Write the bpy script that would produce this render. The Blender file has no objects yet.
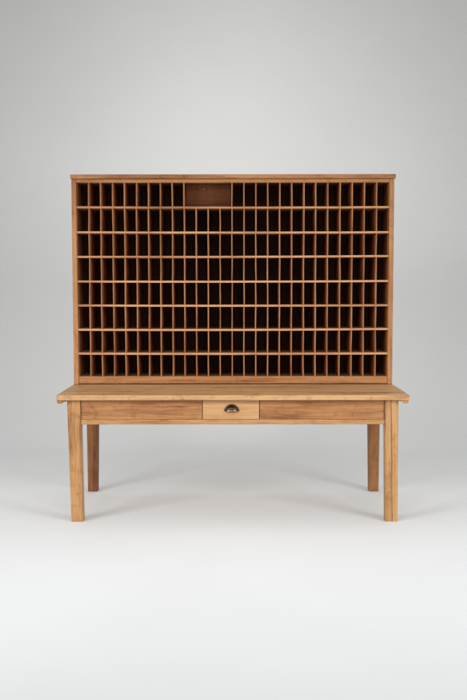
import bpy, bmesh, math, random
from mathutils import Vector, Matrix
random.seed(11)
scene = bpy.context.scene
COL = scene.collection

# ------------------------------------------------------------------ materials
def new_mat(name):
    m = bpy.data.materials.new(name); m.use_nodes = True
    nt = m.node_tree
    return m, nt, nt.nodes, nt.links, nt.nodes['Principled BSDF']

def ramp(N, stops, interp='LINEAR'):
    r = N.new('ShaderNodeValToRGB'); e = r.color_ramp.elements
    r.color_ramp.interpolation = interp
    while len(e) < len(stops): e.new(0.5)
    for i, (p, c) in enumerate(stops):
        e[i].position = p; e[i].color = (c[0], c[1], c[2], 1)
    return r

def wood(name, axis, dark, mid, light, rough=0.5, contrast=1.0, wear=0.5, knots=0.5, edge=0.0, spec=0.22):
    """Grain runs along axis; every board gets its own piece of timber from the 'tone' attribute."""
    m, nt, N, L, bsdf = new_mat(name)
    tc = N.new('ShaderNodeTexCoord')
    at = N.new('ShaderNodeAttribute'); at.attribute_name = 'tone'
    oi = N.new('ShaderNodeObjectInfo')
    ad = N.new('ShaderNodeMath'); ad.operation = 'ADD'
    L.new(at.outputs['Fac'], ad.inputs[0]); L.new(oi.outputs['Random'], ad.inputs[1])
    off = N.new('ShaderNodeVectorMath'); off.operation = 'SCALE'
    off.inputs[0].default_value = (17.3, 23.1, 31.7); L.new(ad.outputs[0], off.inputs['Scale'])
    add = N.new('ShaderNodeVectorMath'); add.operation = 'ADD'
    L.new(tc.outputs['Object'], add.inputs[0]); L.new(off.outputs[0], add.inputs[1])
    def mapped(along, across):
        mp = N.new('ShaderNodeMapping'); mp.vector_type = 'POINT'
        s = [across]*3; s['XYZ'.index(axis)] = along
        mp.inputs['Scale'].default_value = s
        L.new(add.outputs[0], mp.inputs[0]); return mp
    def noise(mp, scale, detail, rgh=0.6, dist=0.0):
        n = N.new('ShaderNodeTexNoise'); n.inputs['Scale'].default_value = scale
        n.inputs['Detail'].default_value = detail; n.inputs['Roughness'].default_value = rgh
        n.inputs['Distortion'].default_value = dist
        L.new(mp.outputs[0], n.inputs['Vector']); return n
    # growth rings: long cathedral figure
    big = mapped(0.5, 5.0)
    n1 = noise(big, 1.6, 3, 0.55, 0.6)
    mul = N.new('ShaderNodeMath'); mul.operation = 'MULTIPLY'; mul.inputs[1].default_value = 15.0
    L.new(n1.outputs['Fac'], mul.inputs[0])
    sn = N.new('ShaderNodeMath'); sn.operation = 'SINE'; L.new(mul.outputs[0], sn.inputs[0])
    rings = N.new('ShaderNodeMapRange'); rings.inputs['From Min'].default_value = -1
    L.new(sn.outputs[0], rings.inputs['Value'])
    # fibre
    fib = mapped(2.2, 90.0)
    n2 = noise(fib, 2.0, 5, 0.65)
    # soft patches along the board
    pat = mapped(1.3, 6.0)
    n3 = noise(pat, 1.5, 4, 0.6)
    def mathn(op, a, b):
        q = N.new('ShaderNodeMath'); q.operation = op
        for i, v in enumerate((a, b)):
            if isinstance(v, (int, float)): q.inputs[i].default_value = v
            else: L.new(v, q.inputs[i])
        return q.outputs[0]
    v = mathn('MULTIPLY', rings.outputs[0], 0.30*contrast)
    v = mathn('ADD', v, mathn('MULTIPLY', n2.outputs['Fac'], 1.10*contrast))
    v = mathn('ADD', v, mathn('MULTIPLY', n3.outputs['Fac'], 0.7*contrast))
    mdm = mapped(1.3, 34.0)
    n5 = noise(mdm, 1.7, 4, 0.6, 0.3)
    v = mathn('ADD', v, mathn('MULTIPLY', mathn('SUBTRACT', n5.outputs['Fac'], 0.5), 0.55*contrast))
    por = mapped(5.0, 150.0)
    n6 = noise(por, 1.6, 2, 0.5)
    pr = N.new('ShaderNodeMapRange'); pr.inputs['From Min'].default_value = 0.60; pr.inputs['From Max'].default_value = 0.74
    L.new(n6.outputs['Fac'], pr.inputs['Value'])
    v = mathn('SUBTRACT', v, mathn('MULTIPLY', pr.outputs[0], 0.34*contrast))
    v = mathn('ADD', v, mathn('MULTIPLY', at.outputs['Fac'], 0.16))
    v = mathn('ADD', v, 0.50 - 0.995*contrast)
    cr = ramp(N, [(0.18, dark), (0.52, mid), (0.86, light)])
    L.new(v, cr.inputs['Fac'])
    # dark dings, ink and knots
    kn = mapped(9.0, 22.0)
    vor = N.new('ShaderNodeTexVoronoi'); vor.inputs['Scale'].default_value = 0.55
    L.new(kn.outputs[0], vor.inputs['Vector'])
    kr = ramp(N, [(0.02, (1, 1, 1)), (0.11, (0, 0, 0))]); L.new(vor.outputs['Distance'], kr.inputs['Fac'])
    st = mapped(7.0, 5.0); n4 = noise(st, 2.3, 6, 0.7, 0.8)
    sr = ramp(N, [(0.53, (0, 0, 0)), (0.72, (1, 1, 1))]); L.new(n4.outputs['Fac'], sr.inputs['Fac'])
    k = mathn('MULTIPLY', kr.outputs[0], 0.6*knots)
    k = mathn('MAXIMUM', k, mathn('MULTIPLY', sr.outputs[0], 0.75*wear))
    if edge:
        # handled arrises: grime and dings where two faces meet, broken up by noise
        be = N.new('ShaderNodeBevel'); be.samples = 6; be.inputs['Radius'].default_value = 0.009
        ge = N.new('ShaderNodeNewGeometry')
        dt = N.new('ShaderNodeVectorMath'); dt.operation = 'DOT_PRODUCT'
        L.new(be.outputs[0], dt.inputs[0]); L.new(ge.outputs['Normal'], dt.inputs[1])
        em = N.new('ShaderNodeMapRange'); em.inputs['From Min'].default_value = 0.985; em.inputs['From Max'].default_value = 0.80
        L.new(dt.outputs['Value'], em.inputs['Value'])
        ns = N.new('ShaderNodeTexNoise'); ns.inputs['Scale'].default_value = 16; ns.inputs['Detail'].default_value = 5
        L.new(add.outputs[0], ns.inputs['Vector'])
        nr = ramp(N, [(0.44, (0, 0, 0)), (0.64, (1, 1, 1))]); L.new(ns.outputs['Fac'], nr.inputs['Fac'])
        k = mathn('MAXIMUM', k, mathn('MULTIPLY', mathn('MULTIPLY', em.outputs[0], nr.outputs[0]), 0.9*edge))
    mx = N.new('ShaderNodeMix'); mx.data_type = 'RGBA'; mx.blend_type = 'MIX'
    L.new(k, mx.inputs['Factor']); L.new(cr.outputs[0], mx.inputs['A'])
    mx.inputs['B'].default_value = (dark[0]*0.6, dark[1]*0.55, dark[2]*0.5, 1)
    L.new(mx.outputs['Result'], bsdf.inputs['Base Color'])
    rr = N.new('ShaderNodeMapRange'); rr.inputs['To Min'].default_value = rough-0.1; rr.inputs['To Max'].default_value = rough+0.16
    L.new(n3.outputs['Fac'], rr.inputs['Value']); L.new(rr.outputs[0], bsdf.inputs['Roughness'])
    bsdf.inputs['Specular IOR Level'].default_value = spec
    bp = N.new('ShaderNodeBump'); bp.inputs['Strength'].default_value = 0.22; bp.inputs['Distance'].default_value = 0.0015
    L.new(n2.outputs['Fac'], bp.inputs['Height']); L.new(bp.outputs[0], bsdf.inputs['Normal'])
    return m

HONEY = ((0.150, 0.059, 0.020), (0.355, 0.168, 0.063), (0.50, 0.272, 0.113))
SAND  = ((0.180, 0.077, 0.030), (0.410, 0.207, 0.085), (0.55, 0.310, 0.140))
AMBER = ((0.145, 0.050, 0.019), (0.330, 0.137, 0.053), (0.46, 0.222, 0.092))
WARM  = ((0.125, 0.044, 0.015), (0.285, 0.117, 0.043), (0.42, 0.198, 0.078))
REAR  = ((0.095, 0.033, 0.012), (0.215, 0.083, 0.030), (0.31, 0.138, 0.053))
RED   = ((0.15, 0.042, 0.014), (0.30, 0.098, 0.034), (0.42, 0.168, 0.066))
W = {}
W['top']    = wood('oiled_oak_tabletop', 'X', *SAND, edge=0.8, rough=0.46, wear=0.6, contrast=1.2)
W['honeyX'] = wood('honey_oak_lengthwise', 'X', *HONEY, edge=0.8, rough=0.5, wear=0.35)
W['shelf']  = wood('honey_oak_shelf', 'X', (0.20, 0.080, 0.032), (0.430, 0.197, 0.084), (0.56, 0.295, 0.138), rough=0.5, wear=0.3)
W['honeyZ'] = wood('honey_oak_upright', 'Z', *HONEY, edge=0.8, rough=0.5, wear=0.6)
W['amberZ'] = wood('amber_oak_upright', 'Z', *AMBER, edge=0.8, rough=0.5, wear=0.6)
W['warmX']  = wood('warm_oak_lengthwise', 'X', *WARM, edge=0.9, rough=0.5, wear=0.6, contrast=1.05)
W['honeyY'] = wood('honey_oak_depthwise', 'Y', *HONEY, rough=0.5, wear=0.4)
W['warmY']  = wood('warm_oak_depthwise', 'Y', *WARM, rough=0.5, wear=0.4)
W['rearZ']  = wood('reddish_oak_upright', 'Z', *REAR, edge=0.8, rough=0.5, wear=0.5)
W['redX']   = wood('reddish_ply_lengthwise', 'X', *WARM, rough=0.6, wear=0.3, knots=0.1, spec=0.15)
W['redZ']   = wood('reddish_ply_upright', 'Z', *RED, rough=0.6, wear=0.3, knots=0.1, spec=0.15)
W['edgeZ']  = wood('worn_ply_edge', 'Z', (0.145, 0.054, 0.020), (0.29, 0.122, 0.047), (0.41, 0.195, 0.082), rough=0.55, wear=0.5, knots=0.1)
W['drawer'] = wood('pale_oak_drawer', 'X', (0.30, 0.138, 0.052), (0.445, 0.228, 0.097), (0.54, 0.305, 0.143), rough=0.5, wear=0.15, contrast=0.8, knots=0.0)
W['panel']  = wood('brown_stained_panel', 'X', (0.050, 0.016, 0.006), (0.102, 0.033, 0.012), (0.15, 0.055, 0.020), rough=0.5, wear=0.4, contrast=0.8, knots=0.2, spec=0.08)
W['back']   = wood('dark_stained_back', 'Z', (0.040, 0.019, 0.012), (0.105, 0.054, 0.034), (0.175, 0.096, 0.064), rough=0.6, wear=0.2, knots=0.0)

def brass(name, lo, hi, rough):
    m, nt, N, L, b = new_mat(name)
    tc = N.new('ShaderNodeTexCoord')
    n = N.new('ShaderNodeTexNoise'); n.inputs['Scale'].default_value = 70; n.inputs['Detail'].default_value = 5
    L.new(tc.outputs['Object'], n.inputs['Vector'])
    r = ramp(N, [(0.38, lo), (0.68, hi)]); L.new(n.outputs['Fac'], r.inputs['Fac'])
    L.new(r.outputs[0], b.inputs['Base Color'])
    b.inputs['Metallic'].default_value = 0.9; b.inputs['Roughness'].default_value = rough
    return m
BR_DARK = brass('aged_brass', (0.035, 0.024, 0.014), (0.13, 0.085, 0.045), 0.38)
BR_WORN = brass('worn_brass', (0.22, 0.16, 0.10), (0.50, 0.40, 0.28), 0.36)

def paper():
    m, nt, N, L, b = new_mat('seamless_paper')
    tc = N.new('ShaderNodeTexCoord')
    n = N.new('ShaderNodeTexNoise'); n.inputs['Scale'].default_value = 0.9; n.inputs['Detail'].default_value = 4
    L.new(tc.outputs['Object'], n.inputs['Vector'])
    r = ramp(N, [(0.3, (0.768, 0.772, 0.770)), (0.7, (0.798, 0.802, 0.800))]); L.new(n.outputs['Fac'], r.inputs['Fac'])
    L.new(r.outputs[0], b.inputs['Base Color'])
    b.inputs['Roughness'].default_value = 0.75; b.inputs['Specular IOR Level'].default_value = 0.2
    n2 = N.new('ShaderNodeTexNoise'); n2.inputs['Scale'].default_value = 160; n2.inputs['Detail'].default_value = 3
    L.new(tc.outputs['Object'], n2.inputs['Vector'])
    bp = N.new('ShaderNodeBump'); bp.inputs['Strength'].default_value = 0.05; bp.inputs['Distance'].default_value = 0.002
    L.new(n2.outputs['Fac'], bp.inputs['Height']); L.new(bp.outputs[0], b.inputs['Normal'])
    return m

# ------------------------------------------------------------------ mesh helpers
def hexa(bm, lo, hi, bev=0.0, seg=2, tone=None, mi=0):
    """Box or tapered post between two rectangles: lo/hi = (x0,x1,y0,y1,z)."""
    lay = bm.faces.layers.float.get('tone') or bm.faces.layers.float.new('tone')
    t = random.random() if tone is None else tone
    sub = bmesh.new()
    v = []
    for (x0, x1, y0, y1, z) in (lo, hi):
        v += [sub.verts.new(c) for c in ((x0, y0, z), (x1, y0, z), (x1, y1, z), (x0, y1, z))]
    for f in ((3, 2, 1, 0), (4, 5, 6, 7), (0, 1, 5, 4), (1, 2, 6, 5), (2, 3, 7, 6), (3, 0, 4, 7)):
        sub.faces.new([v[i] for i in f])
    if bev:
        bmesh.ops.bevel(sub, geom=list(sub.edges), offset=bev, segments=seg, profile=0.6, affect='EDGES')
    mp = {q: bm.verts.new(q.co) for q in sub.verts}
    for f in sub.faces:
        g = bm.faces.new([mp[q] for q in f.verts]); g[lay] = t; g.material_index = mi
    sub.free()

def box(bm, x0, x1, y0, y1, z0, z1, bev=0.002, seg=2, tone=None, mi=0):
    hexa(bm, (x0, x1, y0, y1, z0), (x0, x1, y0, y1, z1), bev, seg, tone, mi)

def extrude_profile(bm, pts, axis, a, b, tone=None):
    """Closed 2-D outline swept along axis from a to b."""
    lay = bm.faces.layers.float.get('tone') or bm.faces.layers.float.new('tone')
    t = random.random() if tone is None else tone
    def P(p, w):
        return {'X': (w, p[0], p[1]), 'Y': (p[0], w, p[1])}[axis]
    A = [bm.verts.new(P(p, a)) for p in pts]; B = [bm.verts.new(P(p, b)) for p in pts]
    n = len(pts); fs = [bm.faces.new(A), bm.faces.new(B[::-1])]
    for i in range(n):
        fs.append(bm.faces.new((A[i], B[i], B[(i+1) % n], A[(i+1) % n])))
    for f in fs: f[lay] = t
    bmesh.ops.recalc_face_normals(bm, faces=fs)

def obj(name, bm, mats, parent=None, smooth=False):
    me = bpy.data.meshes.new(name)
    bm.to_mesh(me); bm.free()
    for m in (mats if isinstance(mats, (list, tuple)) else [mats]): me.materials.append(m)
    if smooth:
        for p in me.polygons: p.use_smooth = True
    o = bpy.data.objects.new(name, me); COL.objects.link(o)
    if parent:
        o.parent = parent
        base = parent
        off = Vector((0, 0, 0))
        while base: off += base.location; base = base.parent
        # meshes are written in world coordinates; shift them into the parent's space
        me.transform(Matrix.Translation(-off))
    return o

def part(name, mat, parent, *boxes, bev=0.002):
    bm = bmesh.new()
    for b in boxes: box(bm, *b, bev=bev)
    return obj(name, bm, mat, parent)

def thing(name, label, cat, loc):
    e = bpy.data.objects.new(name, None); COL.objects.link(e)
    e.location = loc; e.empty_display_size = 0.1
    e['label'] = label; e['category'] = cat
    return e

# ------------------------------------------------------------------ setting: seamless paper sweep
bm = bmesh.new()
prof = [(-9.0, 0.0), (-4.0, 0.0), (0.0, 0.0)]
YW, R = 3.7, 1.4
for i in range(0, 33):
    a = math.pi/2 * i/32
    prof.append((YW - R + R*math.sin(a), R - R*math.cos(a)))
prof += [(YW, 4.0), (YW, 7.0)]
rows = [[bm.verts.new((x, y, z)) for x in (-9, 9)] for y, z in prof]
for a, b in zip(rows, rows[1:]): bm.faces.new((a[0], a[1], b[1], b[0]))
bd = obj('backdrop', bm, paper(), smooth=True)
bd['kind'] = 'structure'

# ------------------------------------------------------------------ sorting table
H, TH = 0.780, 0.0306
TT = H - TH
tbl = thing('table', 'long honey oak table on four tapered legs with one small drawer, under the cabinet', 'table', (0, 0.45, 0))

# top: five boards glued side by side
bm = bmesh.new()
ys = [0.0, 0.165, 0.372, 0.560, 0.762, 0.985]
for i, (a, b) in enumerate(zip(ys, ys[1:])):
    box(bm, -1.056, 1.056, a + (0.0003 if i else 0), b - 0.0003, TT, H, bev=0.0032 if i == 0 else 0.0012, tone=[0.75, 0.35, 0.55, 0.2, 0.6][i])
obj('tabletop', bm, W['top'], tbl)

# rounded battens under both ends of the top
for s in (-1, 1):
    bm = bmesh.new()
    pts = [(s*1.0530, TT-0.0004), (s*1.0530, TT-0.008)]
    for k in range(9):
        a = math.pi/2 * k/8
        pts.append((s*(1.037 + 0.016*math.cos(a)), TT - 0.009 - 0.0135*math.sin(a)))
    pts += [(s*1.026, TT-0.021), (s*1.014, TT-0.012), (s*1.004, TT-0.010), (s*1.004, TT-0.0004)]
    extrude_profile(bm, pts, 'Y', 0.008, 0.965)
    obj('end_batten', bm, W['honeyY'], tbl)

# legs (front left, front right with a glue-line split, rear left, rear right)
ZT = TT - 0.0006
def leg(boxes, mat, bev=0.0035):
    bm = bmesh.new()
    for lo, hi, t in boxes: hexa(bm, lo, hi, bev, 2, t)
    return obj('leg', bm, mat, tbl)
leg([((-0.9835, -0.9125, 0.044, 0.113, 0), (-0.9995, -0.9210, 0.040, 0.118, ZT), 0.8)], W['honeyZ'])
leg([((0.9290, 0.9682, 0.044, 0.113, 0), (0.9170, 0.9520, 0.040, 0.118, ZT), 0.35),
     ((0.9702, 1.0014, 0.044, 0.113, 0), (0.9540, 0.9987, 0.040, 0.118, ZT), 0.6)], W['honeyZ'], 0.0016)
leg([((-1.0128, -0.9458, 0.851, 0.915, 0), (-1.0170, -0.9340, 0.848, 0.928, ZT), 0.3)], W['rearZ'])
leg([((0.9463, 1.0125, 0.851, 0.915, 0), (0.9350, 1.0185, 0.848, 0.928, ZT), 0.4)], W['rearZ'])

# apron: two front panels, drawer between, rail below, sides and back
part('apron_panel', W['warmX'], tbl, (-0.9195, -0.1848, 0.054, 0.076, 0.6262, TT-0.0006), (-0.1930, -0.1735, 0.0763, 0.092, 0.6262, TT-0.0006))
part('apron_panel', W['warmX'], tbl, (0.1635, 0.9160, 0.054, 0.076, 0.6262, TT-0.0006), (0.1515, 0.1720, 0.0763, 0.092, 0.6262, TT-0.0006))
part('apron_rail', W['honeyX'], tbl, (-0.9185, 0.9185, 0.049, 0.080, 0.5965, 0.6258))
part('apron_rail', W['warmX'], tbl, (-0.9330, 0.9340, 0.884, 0.908, 0.612, TT-0.0006))
part('apron_rail', W['warmY'], tbl, (-0.968, -0.944, 0.1185, 0.8475, 0.612, TT-0.0006))
part('apron_rail', W['warmY'], tbl, (0.944, 0.968, 0.1185, 0.8475, 0.612, TT-0.0006))

# drawer: front, box behind it, cup pull
bm = bmesh.new()
box(bm, -0.1812, 0.1592, 0.0515, 0.070, 0.6275, TT-0.0035, bev=0.0010, tone=0.7)
box(bm, -0.172, -0.160, 0.0702, 0.48, 0.632, TT-0.02, bev=0.001)
box(bm, 0.138, 0.150, 0.0702, 0.48, 0.632, TT-0.02, bev=0.001)
box(bm, -0.1598, 0.1378, 0.0702, 0.48, 0.634, 0.642, bev=0.001)
box(bm, -0.1598, 0.1378, 0.466, 0.478, 0.6422, TT-0.02, bev=0.001)
dr = obj('drawer', bm, W['drawer'], tbl)

def cup(cx, y0, z0, a, h, d):
    bm = bmesh.new(); lay = bm.faces.layers.float.new('tone')
    NU, NV, t = 32, 12, 0.0022
    def sheet(a, h, d):
        g = []
        for j in range(NV + 1):
            v = math.pi/2 * j/NV * 0.985
            g.append([bm.verts.new((cx - a*math.cos(math.pi*i/NU)*math.cos(v)**0.75, y0 - d*math.sin(v)**0.9 if j else y0, z0 + h*math.sin(math.pi*i/NU)*math.cos(v)**0.75)) for i in range(NU + 1)])
        return g
    A = sheet(a, h, d); B = sheet(a - t, h - t, d - t)
    for j in range(NV):
        for i in range(NU):
            bm.faces.new((A[j][i], A[j][i+1], A[j+1][i+1], A[j+1][i]))
            bm.faces.new((B[j][i], B[j+1][i], B[j+1][i+1], B[j][i+1]))
        for i in (0, NU):
            bm.faces.new((A[j][i], A[j+1][i], B[j+1][i], B[j][i]))
    for i in range(NU):
        bm.faces.new((A[NV][i], A[NV][i+1], B[NV][i+1], B[NV][i]))
    # flat flange round the foot of the dome
    f = 0.006
    O = []; I = []; O2 = []
    for i in range(NU + 1):
        c, s = math.cos(math.pi*i/NU), math.sin(math.pi*i/NU)
        O2.append(bm.verts.new((cx - (a+f)*c, y0 + 0.0004, z0 + (h+f)*s)))
        O.append(bm.verts.new((cx - (a+f)*c, y0 - 0.0016, z0 + (h+f)*s)))
        I.append(bm.verts.new((cx - (a-0.001)*c, y0 - 0.0026, z0 + (h-0.001)*s)))
    for i in range(NU):
        bm.faces.new((O2[i], O2[i+1], O[i+1], O[i])); bm.faces.new((O[i], O[i+1], I[i+1], I[i]))
    bmesh.ops.recalc_face_normals(bm, faces=list(bm.faces))
    return bm
CX, CY, CZ = -0.0062, 0.0513, 0.6775
hd = obj('handle', cup(CX, CY, CZ, 0.040, 0.036, 0.026), BR_DARK, dr, smooth=True)
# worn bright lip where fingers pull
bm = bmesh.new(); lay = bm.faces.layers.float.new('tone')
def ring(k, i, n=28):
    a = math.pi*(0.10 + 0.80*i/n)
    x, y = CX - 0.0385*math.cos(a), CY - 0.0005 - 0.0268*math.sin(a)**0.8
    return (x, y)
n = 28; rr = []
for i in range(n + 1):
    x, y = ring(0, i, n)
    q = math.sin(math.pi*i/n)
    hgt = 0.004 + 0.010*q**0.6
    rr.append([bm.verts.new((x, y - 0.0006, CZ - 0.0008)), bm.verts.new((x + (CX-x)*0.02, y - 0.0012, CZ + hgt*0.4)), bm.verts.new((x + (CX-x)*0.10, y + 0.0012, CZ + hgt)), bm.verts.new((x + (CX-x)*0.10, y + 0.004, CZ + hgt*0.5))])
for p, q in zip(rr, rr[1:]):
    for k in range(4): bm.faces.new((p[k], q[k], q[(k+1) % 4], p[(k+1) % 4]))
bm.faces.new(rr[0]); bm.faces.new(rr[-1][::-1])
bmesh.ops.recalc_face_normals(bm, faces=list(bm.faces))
# the lip is part of the pull: join it into the handle mesh
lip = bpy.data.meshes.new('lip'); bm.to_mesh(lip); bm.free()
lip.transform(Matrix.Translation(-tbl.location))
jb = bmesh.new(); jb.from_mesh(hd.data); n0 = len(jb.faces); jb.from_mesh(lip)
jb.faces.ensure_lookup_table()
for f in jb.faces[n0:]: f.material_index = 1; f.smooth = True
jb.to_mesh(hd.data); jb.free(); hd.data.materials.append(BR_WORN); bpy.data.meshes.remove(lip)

# ------------------------------------------------------------------ pigeonhole cabinet on the table
YC, YB = 0.587, 0.915
Z0 = H + 0.0015
cab = thing('pigeonhole_cabinet', 'tall oak cabinet with eight rows of narrow dark pigeonholes, standing on the long table', 'cabinet', (0, 0.75, H))
part('side_panel', W['amberZ'], cab, (-1.0530, -1.0215, YC, YB, Z0, 2.1262), bev=0.0025)
part('side_panel', W['amberZ'], cab, (1.0215, 1.0530, YC, YB, Z0, 2.1262), bev=0.0025)
bm = bmesh.new(); box(bm, -1.0575, 1.0605, YC-0.014, YB+0.006, 2.1268, 2.1555, bev=0.006, seg=3, tone=0.5)
obj('top_board', bm, W['warmX'], cab)
part('head_rail', W['warmX'], cab, (-1.0210, 1.0210, YC+0.004, YC+0.026, 2.1032, 2.1264))
part('bottom_rail', W['warmX'], cab, (-1.0210, 1.0210, YC+0.004, YC+0.026, Z0+0.004, 0.8335))
part('bottom_board', W['redX'], cab, (-1.0210, 1.0210, YC+0.0265, YB-0.010, 0.815, 0.8328))
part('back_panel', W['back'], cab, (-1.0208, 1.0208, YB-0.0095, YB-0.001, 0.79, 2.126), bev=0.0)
part('ceiling_board', W['redX'], cab, (-1.0210, 1.0210, YC+0.0265, YB-0.010, 2.1062, 2.1262))

SZ = [1.9431, 1.7803, 1.6227, 1.4606, 1.3018, 1.1438, 0.9838]
ST = 0.0135
for z in SZ:
    bm = bmesh.new()
    box(bm, -1.0212, 1.0212, YC+0.002, YB-0.010, z-ST/2, z+ST/2, bev=0.0022)
    for k in range(1, 16):
        bmesh.ops.bisect_plane(bm, geom=list(bm.verts) + list(bm.edges) + list(bm.faces), plane_co=(-1.02 + 2.04*k/16, 0, 0), plane_no=(1, 0, 0))
    sag, tilt = random.uniform(0.0015, 0.0040), random.uniform(-0.001, 0.002)
    for q in bm.verts: q.co.z += 0.001 - sag*(1 - (q.co.x/1.02)**2) + tilt*q.co.x
    obj('shelf', bm, W['shelf'], cab)

DX = [-0.9415, -0.8640, -0.7850, -0.7080, -0.6300, -0.5515, -0.4740, -0.3955, -0.3180, -0.2400, -0.1615, -0.0832, -0.0052,
      0.0729, 0.1509, 0.2290, 0.3070, 0.3860, 0.4650, 0.5430, 0.6211, 0.7020, 0.7815, 0.8598, 0.9405]
levels = [0.8329] + SZ[::-1] + [2.1060]
DT = 0.0080
def divider(x, nrow):
    """one upright board slotted through the shelves; each bay of it is warped a little on its own"""
    bm = bmesh.new(); lay = bm.faces.layers.float.new('tone')
    t = random.random()*0.8
    zs = []; xs = []; tw = []
    for k in range(nrow):
        a, b = levels[k], levels[k+1]
        za = a if k == 0 else a + 0.003
        zb = b if (k == 7 and nrow == 8) else b - 0.003 
        j = random.gauss(0, 0.0006); ln = random.gauss(0, 0.0006)
        for z, q in ((za, -1), ((a+b)/2, 0), (zb, 1)):
            zs.append(z); xs.append(x + j + ln*q + (random.gauss(0, 0.0003) if q == 0 else 0)); tw.append(j + random.gauss(0, 0.002))
    c = 0.0018
    y0, y1 = YC + 0.0055, YB - 0.0100
    rings = []
    for z, xx, w in zip(zs, xs, tw):
        pts = [(xx-DT/2+c, y0), (xx+DT/2-c, y0), (xx+DT/2, y0+c), (xx+w+DT/2, y1), (xx+w-DT/2, y1), (xx-DT/2, y0+c)]
        rings.append([bm.verts.new((px, py, z)) for px, py in pts])
    fs = []
    for a, b in zip(rings, rings[1:]):
        for i in range(6):
            f = bm.faces.new((a[i], a[(i+1) % 6], b[(i+1) % 6], b[i])); fs.append(f)
            f.material_index = 0 if i in (5, 0, 1) else 1
    fs += [bm.faces.new(rings[0][::-1]), bm.faces.new(rings[-1])]
    for f in fs: f[lay] = t
    bmesh.ops.recalc_face_normals(bm, faces=fs)
    return obj('divider', bm, [W['edgeZ'], W['redZ']], cab)
for i, x in enumerate(DX):
    divider(x, 7 if i in (9, 10, 11) else 8)

# brown flap set back in the wide compartment of the top row, with a wire finger loop
xa, xb = DX[8] + DT/2 + 0.003, DX[12] - DT/2 - 0.003
fl = part('flap', W['panel'], cab, (xa, xb, YC+0.120, YC+0.132, SZ[0]+ST/2+0.0015, 2.1050), bev=0.0015)
bm = bmesh.new(); pts = []
for i in range(13):
    a = math.pi*i/12
    pts.append(Vector((-0.205 - 0.026*math.cos(a), YC+0.1185 - 0.014*math.sin(a)**0.7, 2.076 - 0.007*math.sin(a))))
prev = None
for i, p in enumerate(pts):
    d = (pts[min(i+1, 12)] - pts[max(i-1, 0)]).normalized()
    u = d.cross(Vector((0, 0, 1))).normalized(); v = d.cross(u)
    rg = [bm.verts.new(p + (u*math.cos(k*math.pi/4) + v*math.sin(k*math.pi/4))*0.0022) for k in range(8)]
    if prev:
        for k in range(8): bm.faces.new((prev[k], prev[(k+1) % 8], rg[(k+1) % 8], rg[k]))
    else: bm.faces.new(rg[::-1])
    prev = rg
bm.faces.new(prev)
bmesh.ops.recalc_face_normals(bm, faces=list(bm.faces))
obj('finger_loop', bm, BR_WORN, fl, smooth=True)

# ------------------------------------------------------------------ lamps
def area(name, loc, target, sx, sy, power, col=(1, 1, 1), spread=180):
    ld = bpy.data.lights.new(name, 'AREA'); ld.shape = 'RECTANGLE'; ld.size = sx; ld.size_y = sy
    ld.energy = power; ld.color = col; ld.spread = math.radians(spread)
    o = bpy.data.objects.new(name, ld); COL.objects.link(o)
    o.location = loc
    o.rotation_euler = (Vector(target) - Vector(loc)).to_track_quat('-Z', 'Y').to_euler()
    return o
COOL, WARMW = (0.945, 0.98, 1.0), (1.0, 0.965, 0.91)
area('softbox_lamp', (-3.8, -3.4, 2.2), (0.4, 0.4, 0.2), 2.0, 2.0, 38, COOL, 90)
area('softbox_lamp', (3.8, -3.4, 2.2), (-0.4, 0.4, 0.2), 2.0, 2.0, 35, COOL, 90)
area('front_lamp', (-2.0, -5.6, 3.6), (0, 0.6, 0.3), 1.6, 1.6, 6, COOL, 60)
area('front_lamp', (2.0, -5.6, 3.6), (0, 0.6, 0.3), 1.6, 1.6, 5, COOL, 60)
area('front_lamp', (0, -5.6, 4.4), (0, 0.6, 0.3), 2.0, 1.2, 4, COOL, 60)
area('overhead_lamp', (0, 0.0, 4.8), (0, -0.2, 0), 4.0, 2.5, 8, COOL, 100)
area('rear_overhead_lamp', (0, 2.4, 5.4), (0, 1.8, 0), 4.0, 1.0, 6, COOL, 90)
area('backdrop_lamp', (0, -1.2, 5.4), (0, 3.7, 2.8), 1.0, 1.0, 7.0, WARMW, 58)

w = bpy.data.worlds.new('World'); scene.world = w; w.use_nodes = True
bg = w.node_tree.nodes['Background']; bg.inputs[0].default_value = (1.0, 0.99, 0.97, 1); bg.inputs[1].default_value = 0.515

# ------------------------------------------------------------------ camera
cx, cy, cz, yaw, pit, rol, f = 0.0157, -5.4017, 1.4407, 0.002, 0.072, -0.0011, 909.29
c, s = math.cos(yaw), math.sin(yaw); cp, sp = math.cos(pit), math.sin(pit)
r0 = Vector((c, s, 0)); fw = Vector((-s*cp, c*cp, -sp)); u0 = Vector((-s*sp, c*sp, cp))
cr, sr = math.cos(rol), math.sin(rol)
rt = r0*cr + u0*sr; up = u0*cr - r0*sr
cam = bpy.data.cameras.new('camera'); co = bpy.data.objects.new('camera', cam); COL.objects.link(co)
M = Matrix((rt, up, -fw)).transposed().to_4x4(); M.translation = (cx, cy, cz)
co.matrix_world = M
cam.sensor_fit = 'VERTICAL'; cam.sensor_height = 36; cam.sensor_width = 24; cam.lens = f*36/700
cam.clip_end = 100
scene.camera = co
scene.view_settings.view_transform = 'Standard'; scene.view_settings.look = 'None'
scene.view_settings.exposure = 0; scene.view_settings.gamma = 1
scene.cycles.max_bounces = 8
